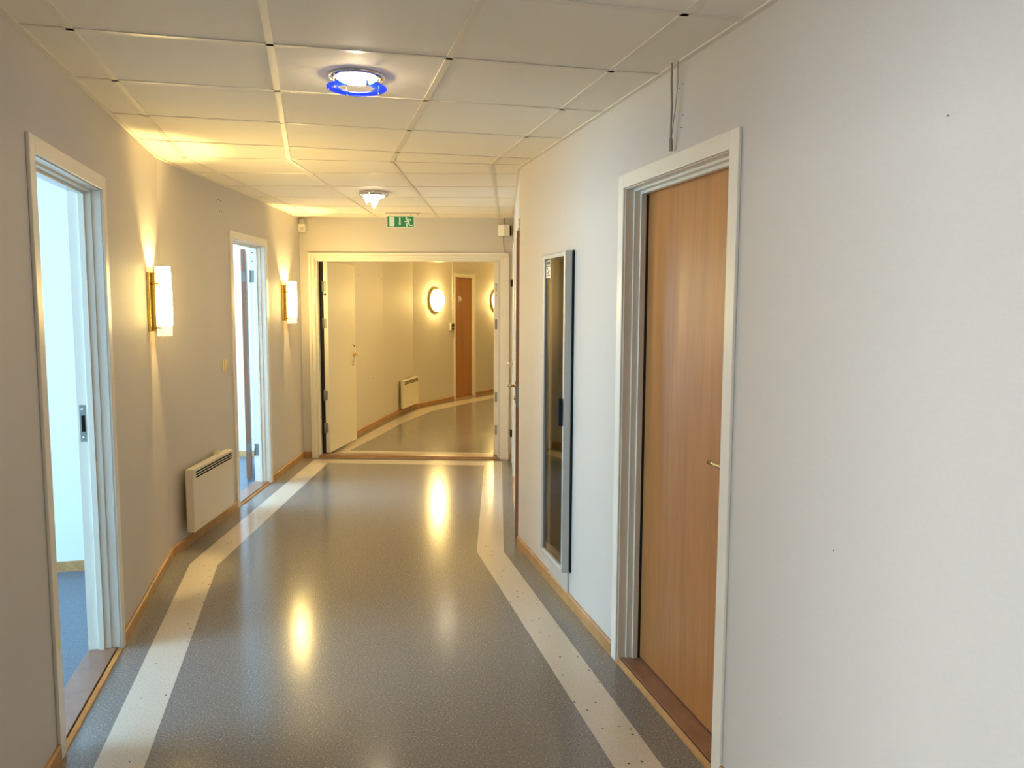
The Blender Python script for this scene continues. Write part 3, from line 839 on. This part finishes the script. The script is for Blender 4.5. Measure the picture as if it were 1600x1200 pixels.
# exit sign hung from the ceiling
SX0, SX1, SY, SZ0, SZ1 = -1.182, -0.932, 7.70, 2.294, 2.392
SF = Fr((SX0, SY), (SX1, SY), 1)
r = empty('exit_sign', ((SX0 + SX1) / 2, SY, SZ0), 'green and white emergency exit sign with running figure, hanging at the corridor end', 'exit sign')
L = SX1 - SX0; Hh = SZ1 - SZ0
mb = MB(); mb.box(SF, -0.003, L + 0.004, -0.004, 0.004, SZ0 - 0.004, SZ1 + 0.003); plate = mb.build('panel', M_SIGNW, r)
mb = MB(); mb.box(SF, 0.0, L - 0.001, 0.0042, 0.0048, SZ0 + 0.001, SZ1 - 0.001); mb.build('green_field', M_GREEN, plate)
def sp(x, y): return ((x - 235) / 1105 * L, SZ0 + (560 - y) / 410 * Hh)
a = sp(320, 165); b = sp(525, 530)
mb = MB(); mb.box(SF, a[0], b[0], 0.0049, 0.0054, b[1], a[1]); mb.build('door_symbol', M_SIGNW, plate)
def ribbon(pts, w, lift=0.0):
    q = [sp(*p) for p in pts]; h = w / 2 / 1105 * L
    for (x0, z0), (x1, z1) in zip(q[:-1], q[1:]):
        d = Vector((x1 - x0, z1 - z0)); d.normalize(); m = Vector((-d.y, d.x)) * h; e = d * h * 0.5
        c = [(x0 - e.x + m.x, z0 - e.y + m.y), (x1 + e.x + m.x, z1 + e.y + m.y), (x1 + e.x - m.x, z1 + e.y - m.y), (x0 - e.x - m.x, z0 - e.y - m.y)]
        mb.prism([SF.at(u, 0.0049, z) for u, z in c], Vector((SF.b.x, SF.b.y, 0)) * 0.0005)
mb = MB(); ribbon([(755, 200), (755, 440)], 56)
q = [sp(700, 430), sp(810, 430), sp(755, 495)]
mb.prism([SF.at(u, 0.0049, z) for u, z in q], Vector((SF.b.x, SF.b.y, 0)) * 0.0005); mb.build('arrow_symbol', M_SIGNW, plate)
hc = sp(1025, 212)
mb = MB(); mb.lathe(SF.at(hc[0], 0.0049, hc[1]), [(0, 0.0005), (0.0092, 0.0005), (0.0092, 0), (0, 0)], Vector((SF.b.x, SF.b.y, 0)), 16); mb.build('figure_head', M_SIGNW, plate)
mb = MB()
ribbon([(1065, 270), (1125, 385)], 72); ribbon([(1060, 275), (1040, 355), (950, 345)], 38); ribbon([(1090, 255), (1160, 250), (1215, 320)], 38)
ribbon([(1110, 400), (1045, 440), (1045, 548)], 48); ribbon([(1130, 385), (1150, 490), (1280, 497)], 44)
mb.build('running_figure', M_SIGNW, plate)
mb = MB(); mb.box(SF, -0.02, L + 0.06, -0.02, 0.02, CZ - 0.010, CZ - 0.0016); mb.build('ceiling_rail', M_GRID, r, bevel=0.002)
for u in (0.03, L - 0.03):
    mb = MB(); mb.tube([SF.at(u, 0, SZ1), SF.at(u, 0, CZ - 0.008)], 0.0035, 8); mb.build('hanger', M_CHROME, r)
mb = MB(); mb.lathe(SF.at(L + 0.035, 0.0, CZ - 0.010), [(0, 0.004), (0.008, 0.003), (0.009, 0), (0, 0)], Vector((0, 0, -1)), 12); mb.build('rail_screw', M_DARK, r)

# alarm boxes in the two corners over the double doors
r = empty('alarm_siren', EW.at(0.05, 0.0, 2.275), 'small white alarm box on a bracket in the left corner over the double doors', 'alarm')
mb = MB(); mb.box(EW, 0.006, 0.075, 0.012, 0.058, 2.277, 2.355); body = mb.build('housing', M_WHITE, r, bevel=0.005)
mb = MB(); mb.box(EW, 0.022, 0.060, 0.0575, 0.0592, 2.292, 2.328); mb.build('grille', M_GREYP, body)
mb = MB(); mb.box(EW, 0.008, 0.084, 0.0, 0.013, 2.290, 2.412); mb.box(EW, 0.010, 0.066, 0.012, 0.045, 2.355, 2.400); mb.build('bracket', M_GREYP, r, bevel=0.004)
r = empty('motion_detector', EW.at(2.05, 0.0, 2.245), 'cream wedge shaped detector with a cable in the right corner over the double doors', 'detector')
mb = MB()
for (u0, u1, pa, pb) in ((1.985, 2.045, 0.020, 0.050), (2.045, 2.100, 0.050, 0.038)):
    mb.hexa([EW.at(u0, 0, 2.243), EW.at(u1, 0, 2.243), EW.at(u1, pb, 2.243), EW.at(u0, pa, 2.243), EW.at(u0, 0, 2.347), EW.at(u1, 0, 2.347), EW.at(u1, pb + .015, 2.352), EW.at(u0, pa + .015, 2.352)])
mb.build('housing', M_WHITE, r)
mb = MB(); mb.box(EW, 2.100, 2.116, 0.0, 0.03, 2.25, 2.345); mb.build('mount', M_DARK, r)
mb = MB(); mb.tube([EW.at(2.050, 0.006, CZ - 0.004), EW.at(2.046, 0.006, 2.39), EW.at(2.050, 0.006, 2.345)], 0.0045, 8); mb.build('cable', M_CABLE, r)
mb = MB(); mb.tube([EW.at(2.036, 0.006, 2.245), EW.at(2.034, 0.006, 2.19), EW.at(2.042, 0.006, 2.14), EW.at(2.044, 0.006, 2.11), EW.at(2.060, 0.006, 2.085)], 0.0035, 8)
mb.build('cable', M_CABLE, r)

# card reader and its conduit by the far door
r = empty('card_reader', W2.at(1.11, 0, 1.137), 'small grey card reader beside the narrow beech door in the far corridor', 'card reader')
mb = MB(); mb.box(W2, 1.060, 1.165, 0, 0.035, 1.140, 1.270); body = mb.build('housing', M_GREYP, r, bevel=0.006)
mb = MB(); mb.box(W2, 1.085, 1.150, 0.034, 0.0362, 1.205, 1.255); mb.build('display', M_BLACK, body)
mb = MB(); mb.box(W2, 1.085, 1.150, 0.034, 0.0362, 1.155, 1.190); mb.build('keypad', M_BLACK, body)
mb = MB(); mb.tube([W2.at(1.150, 0.006, 1.268), W2.at(1.150, 0.006, CZ - 0.002)], 0.006, 8); mb.build('conduit', M_WHITE, r)

# ------------------------------------------------------------------ electrical cabinet
c0, c1, cz0, cz1 = 6.885, 7.285, 0.182, 1.843
r = empty('electrical_cabinet', NR.at((c0 + c1) / 2, 0, 0.06), 'tall aluminium framed electrical cabinet with smoked glass door on the right wall', 'electrical cabinet')
mb = MB()
a, b, z0, z1 = CAB[0] + 0.002, CAB[1] - 0.002, CAB[2] + 0.002, CAB[3] - 0.002
mb.box(NR, a, b, -0.12, -0.112, z0, z1); mb.box(NR, a, a + 0.008, -0.112, 0.004, z0, z1); mb.box(NR, b - 0.008, b, -0.112, 0.004, z0, z1)
mb.box(NR, a, b, -0.112, 0.004, z0, z0 + 0.008); mb.box(NR, a, b, -0.112, 0.004, z1 - 0.008, z1)
mb.build('housing', M_CABIN, r)
for k, zc in enumerate((0.42, 0.72, 1.02, 1.34, 1.64)):
    mb = MB(); mb.box(NR, a + 0.05, b - 0.05, -0.110, -0.060, zc - 0.06, zc + 0.06)
    row = mb.build('breaker_row', M_BREAK, r, bevel=0.003)
    if k == 4:
        for i in range(6):
            uu = a + 0.05 + i * 0.04
            mb = MB(); mb.box(NR, uu - 0.005, uu + 0.005, -0.0605, -0.058, zc + 0.040, zc + 0.052); mb.build('indicator_light', M_LED, row)
fw = 0.026
mb = MB()       # bevelled aluminium door frame
def bevel_bar(P0, P1, P2, P3, O0, O1, O2, O3):
    mb.hexa([P0, P1, P2, P3, O0, O1, O2, O3])
def frame_side(u_out, u_in, ends):
    (zo0, zi0), (zo1, zi1) = ends
    prof = lambda zo, zi: [NR.at(u_out, 0.010, zo), NR.at(u_out, 0.050, zo), NR.at(u_out + (u_in - u_out) * 0.35, 0.054, zo + (zi - zo) * 0.35), NR.at(u_in, 0.048, zi), NR.at(u_in, 0.030, zi)]
    A = [mb.bm.verts.new(p) for p in prof(zo0, zi0)]; B = [mb.bm.verts.new(p) for p in prof(zo1, zi1)]
    for i in range(5): mb.bm.faces.new((A[i], A[(i + 1) % 5], B[(i + 1) % 5], B[i]))
    mb.bm.faces.new(A[::-1]); mb.bm.faces.new(B)
frame_side(c0, c0 + fw, ((cz0, cz0 + fw), (cz1, cz1 - fw)))
frame_side(c1, c1 - fw, ((cz0, cz0 + fw), (cz1, cz1 - fw)))
def frame_top(z_out, z_in):
    prof = lambda uo, ui: [NR.at(uo, 0.010, z_out), NR.at(uo, 0.050, z_out), NR.at(uo + (ui - uo) * 0.35, 0.054, z_out + (z_in - z_out) * 0.35), NR.at(ui, 0.048, z_in), NR.at(ui, 0.030, z_in)]
    A = [mb.bm.verts.new(p) for p in prof(c0, c0 + fw)]; B = [mb.bm.verts.new(p) for p in prof(c1, c1 - fw)]
    for i in range(5): mb.bm.faces.new((A[i], A[(i + 1) % 5], B[(i + 1) % 5], B[i]))
    mb.bm.faces.new(A[::-1]); mb.bm.faces.new(B)
frame_top(cz1, cz1 - fw); frame_top(cz0, cz0 + fw)
door = mb.build('door_frame', M_ALU, r)
mb = MB(); mb.box(NR, c0 - 0.003, c0 + 0.003, 0.0, 0.013, cz0 + 0.004, cz1 - 0.004); mb.box(NR, c0, c1, 0.0, 0.006, cz0 - 0.003, cz0 + 0.003); mb.box(NR, c0, c1, 0, 0.006, cz1 - 0.003, cz1 + 0.003)
mb.build('gasket_or_gap_shade', M_BLACK, door)
mb = MB(); mb.box(NR, c0 + fw - 0.004, c1 - fw + 0.004, 0.036, 0.040, cz0 + fw - 0.004, cz1 - fw + 0.004)
mb.build('glass_pane', M_TINT, door)
mb = MB()
lu = c0 + fw + 0.004
mb.prism([NR.at(lu - 0.028, 0.054, 0.955), NR.at(lu - 0.028, 0.054, 1.095), NR.at(lu - 0.012, 0.054, 1.095), NR.at(lu + 0.040, 0.054, 1.045), NR.at(lu + 0.045, 0.054, 1.015), NR.at(lu - 0.006, 0.054, 0.955)], Vector((NR.b.x, NR.b.y, 0)) * 0.022)
lt = mb.build('latch', M_BLACK, door, bevel=0.002)
mb = MB(); mb.lathe(NR.at(lu + 0.062, 0.040, 1.030), [(0, 0.010), (0.010, 0.010), (0.013, 0.004), (0.014, 0), (0, 0)], Vector((NR.b.x, NR.b.y, 0)), 16)
mb.build('lock_cylinder_or_reflection', M_WHITE, lt)  # here a white disc stands in for a reflection beside the latch
# stickers on the glass
mb = MB(); mb.box(NR, c1 - fw - 0.086, c1 - fw - 0.004, 0.0402, 0.0408, 1.779, 1.811); s1 = mb.build('label_plate', M_GREYP, door)
mb = MB()
for i in range(4): mb.box(NR, c1 - fw - 0.074 + i * 0.016, c1 - fw - 0.063 + i * 0.016, 0.0409, 0.0413, 1.787, 1.803)
mb.build('print', M_BLACK, s1)
mb = MB(); mb.box(NR, c1 - fw - 0.086, c1 - fw - 0.004, 0.0402, 0.0408, 1.716, 1.775); s2 = mb.build('paper_label', M_WHITE, door)
for i, (du, dz, w_) in enumerate(((0.046, 0.046, 0.02), (0.020, 0.034, 0.025), (0.03, 0.024, 0.03), (0.012, 0.010, 0.05))):
    mb = MB(); mb.box(NR, c1 - fw - 0.086 + du, c1 - fw - 0.086 + du + w_, 0.0409, 0.0413, 1.716 + dz, 1.716 + dz + 0.005)
    mb.build('print_line', M_DARK, s2)
mb = MB(); mb.box(NR, c0 + 0.030, c1 - 0.030, 0.0, 0.010, 0.063, cz0); mb.build('lower_cover', M_GREYP, r, bevel=0.001)

# ------------------------------------------------------------------ world, camera, view
w = bpy.data.worlds.new('sky'); SC.world = w; w.use_nodes = True
bg = w.node_tree.nodes['Background']; bg.inputs['Color'].default_value = (0.55, 0.75, 1.0, 1); bg.inputs['Strength'].default_value = 1.2

cam = bpy.data.cameras.new('camera'); co = bpy.data.objects.new('camera', cam); COL.objects.link(co)
cam.sensor_width = 36.0; cam.lens = 36.0 * 1256.357 / 1600.0; cam.clip_start = 0.02
pt, rl = math.radians(5.6618), math.radians(0.2496)
cr, sr, cp_, sp_ = math.cos(rl), math.sin(rl), math.cos(pt), math.sin(pt)
right = Vector((cr, sp_ * sr, cp_ * sr)); up = Vector((-sr, sp_ * cr, cp_ * cr)); fwd = Vector((0, cp_, -sp_))
M = Matrix((right, up, -fwd)).transposed().to_4x4(); M.translation = Vector((0, 0, 1.5731))
co.matrix_world = M
SC.camera = co
SC.view_settings.view_transform = 'Standard'
SC.view_settings.look = 'None'
SC.view_settings.gamma = 1.0
SC.view_settings.exposure = EXPOSURE
SC.view_settings.use_curve_mapping = False
SC.cycles.max_bounces = 10
SC.cycles.diffuse_bounces = 6
SC.cycles.use_denoising = True
SC.cycles.sample_clamp_indirect = 6.0
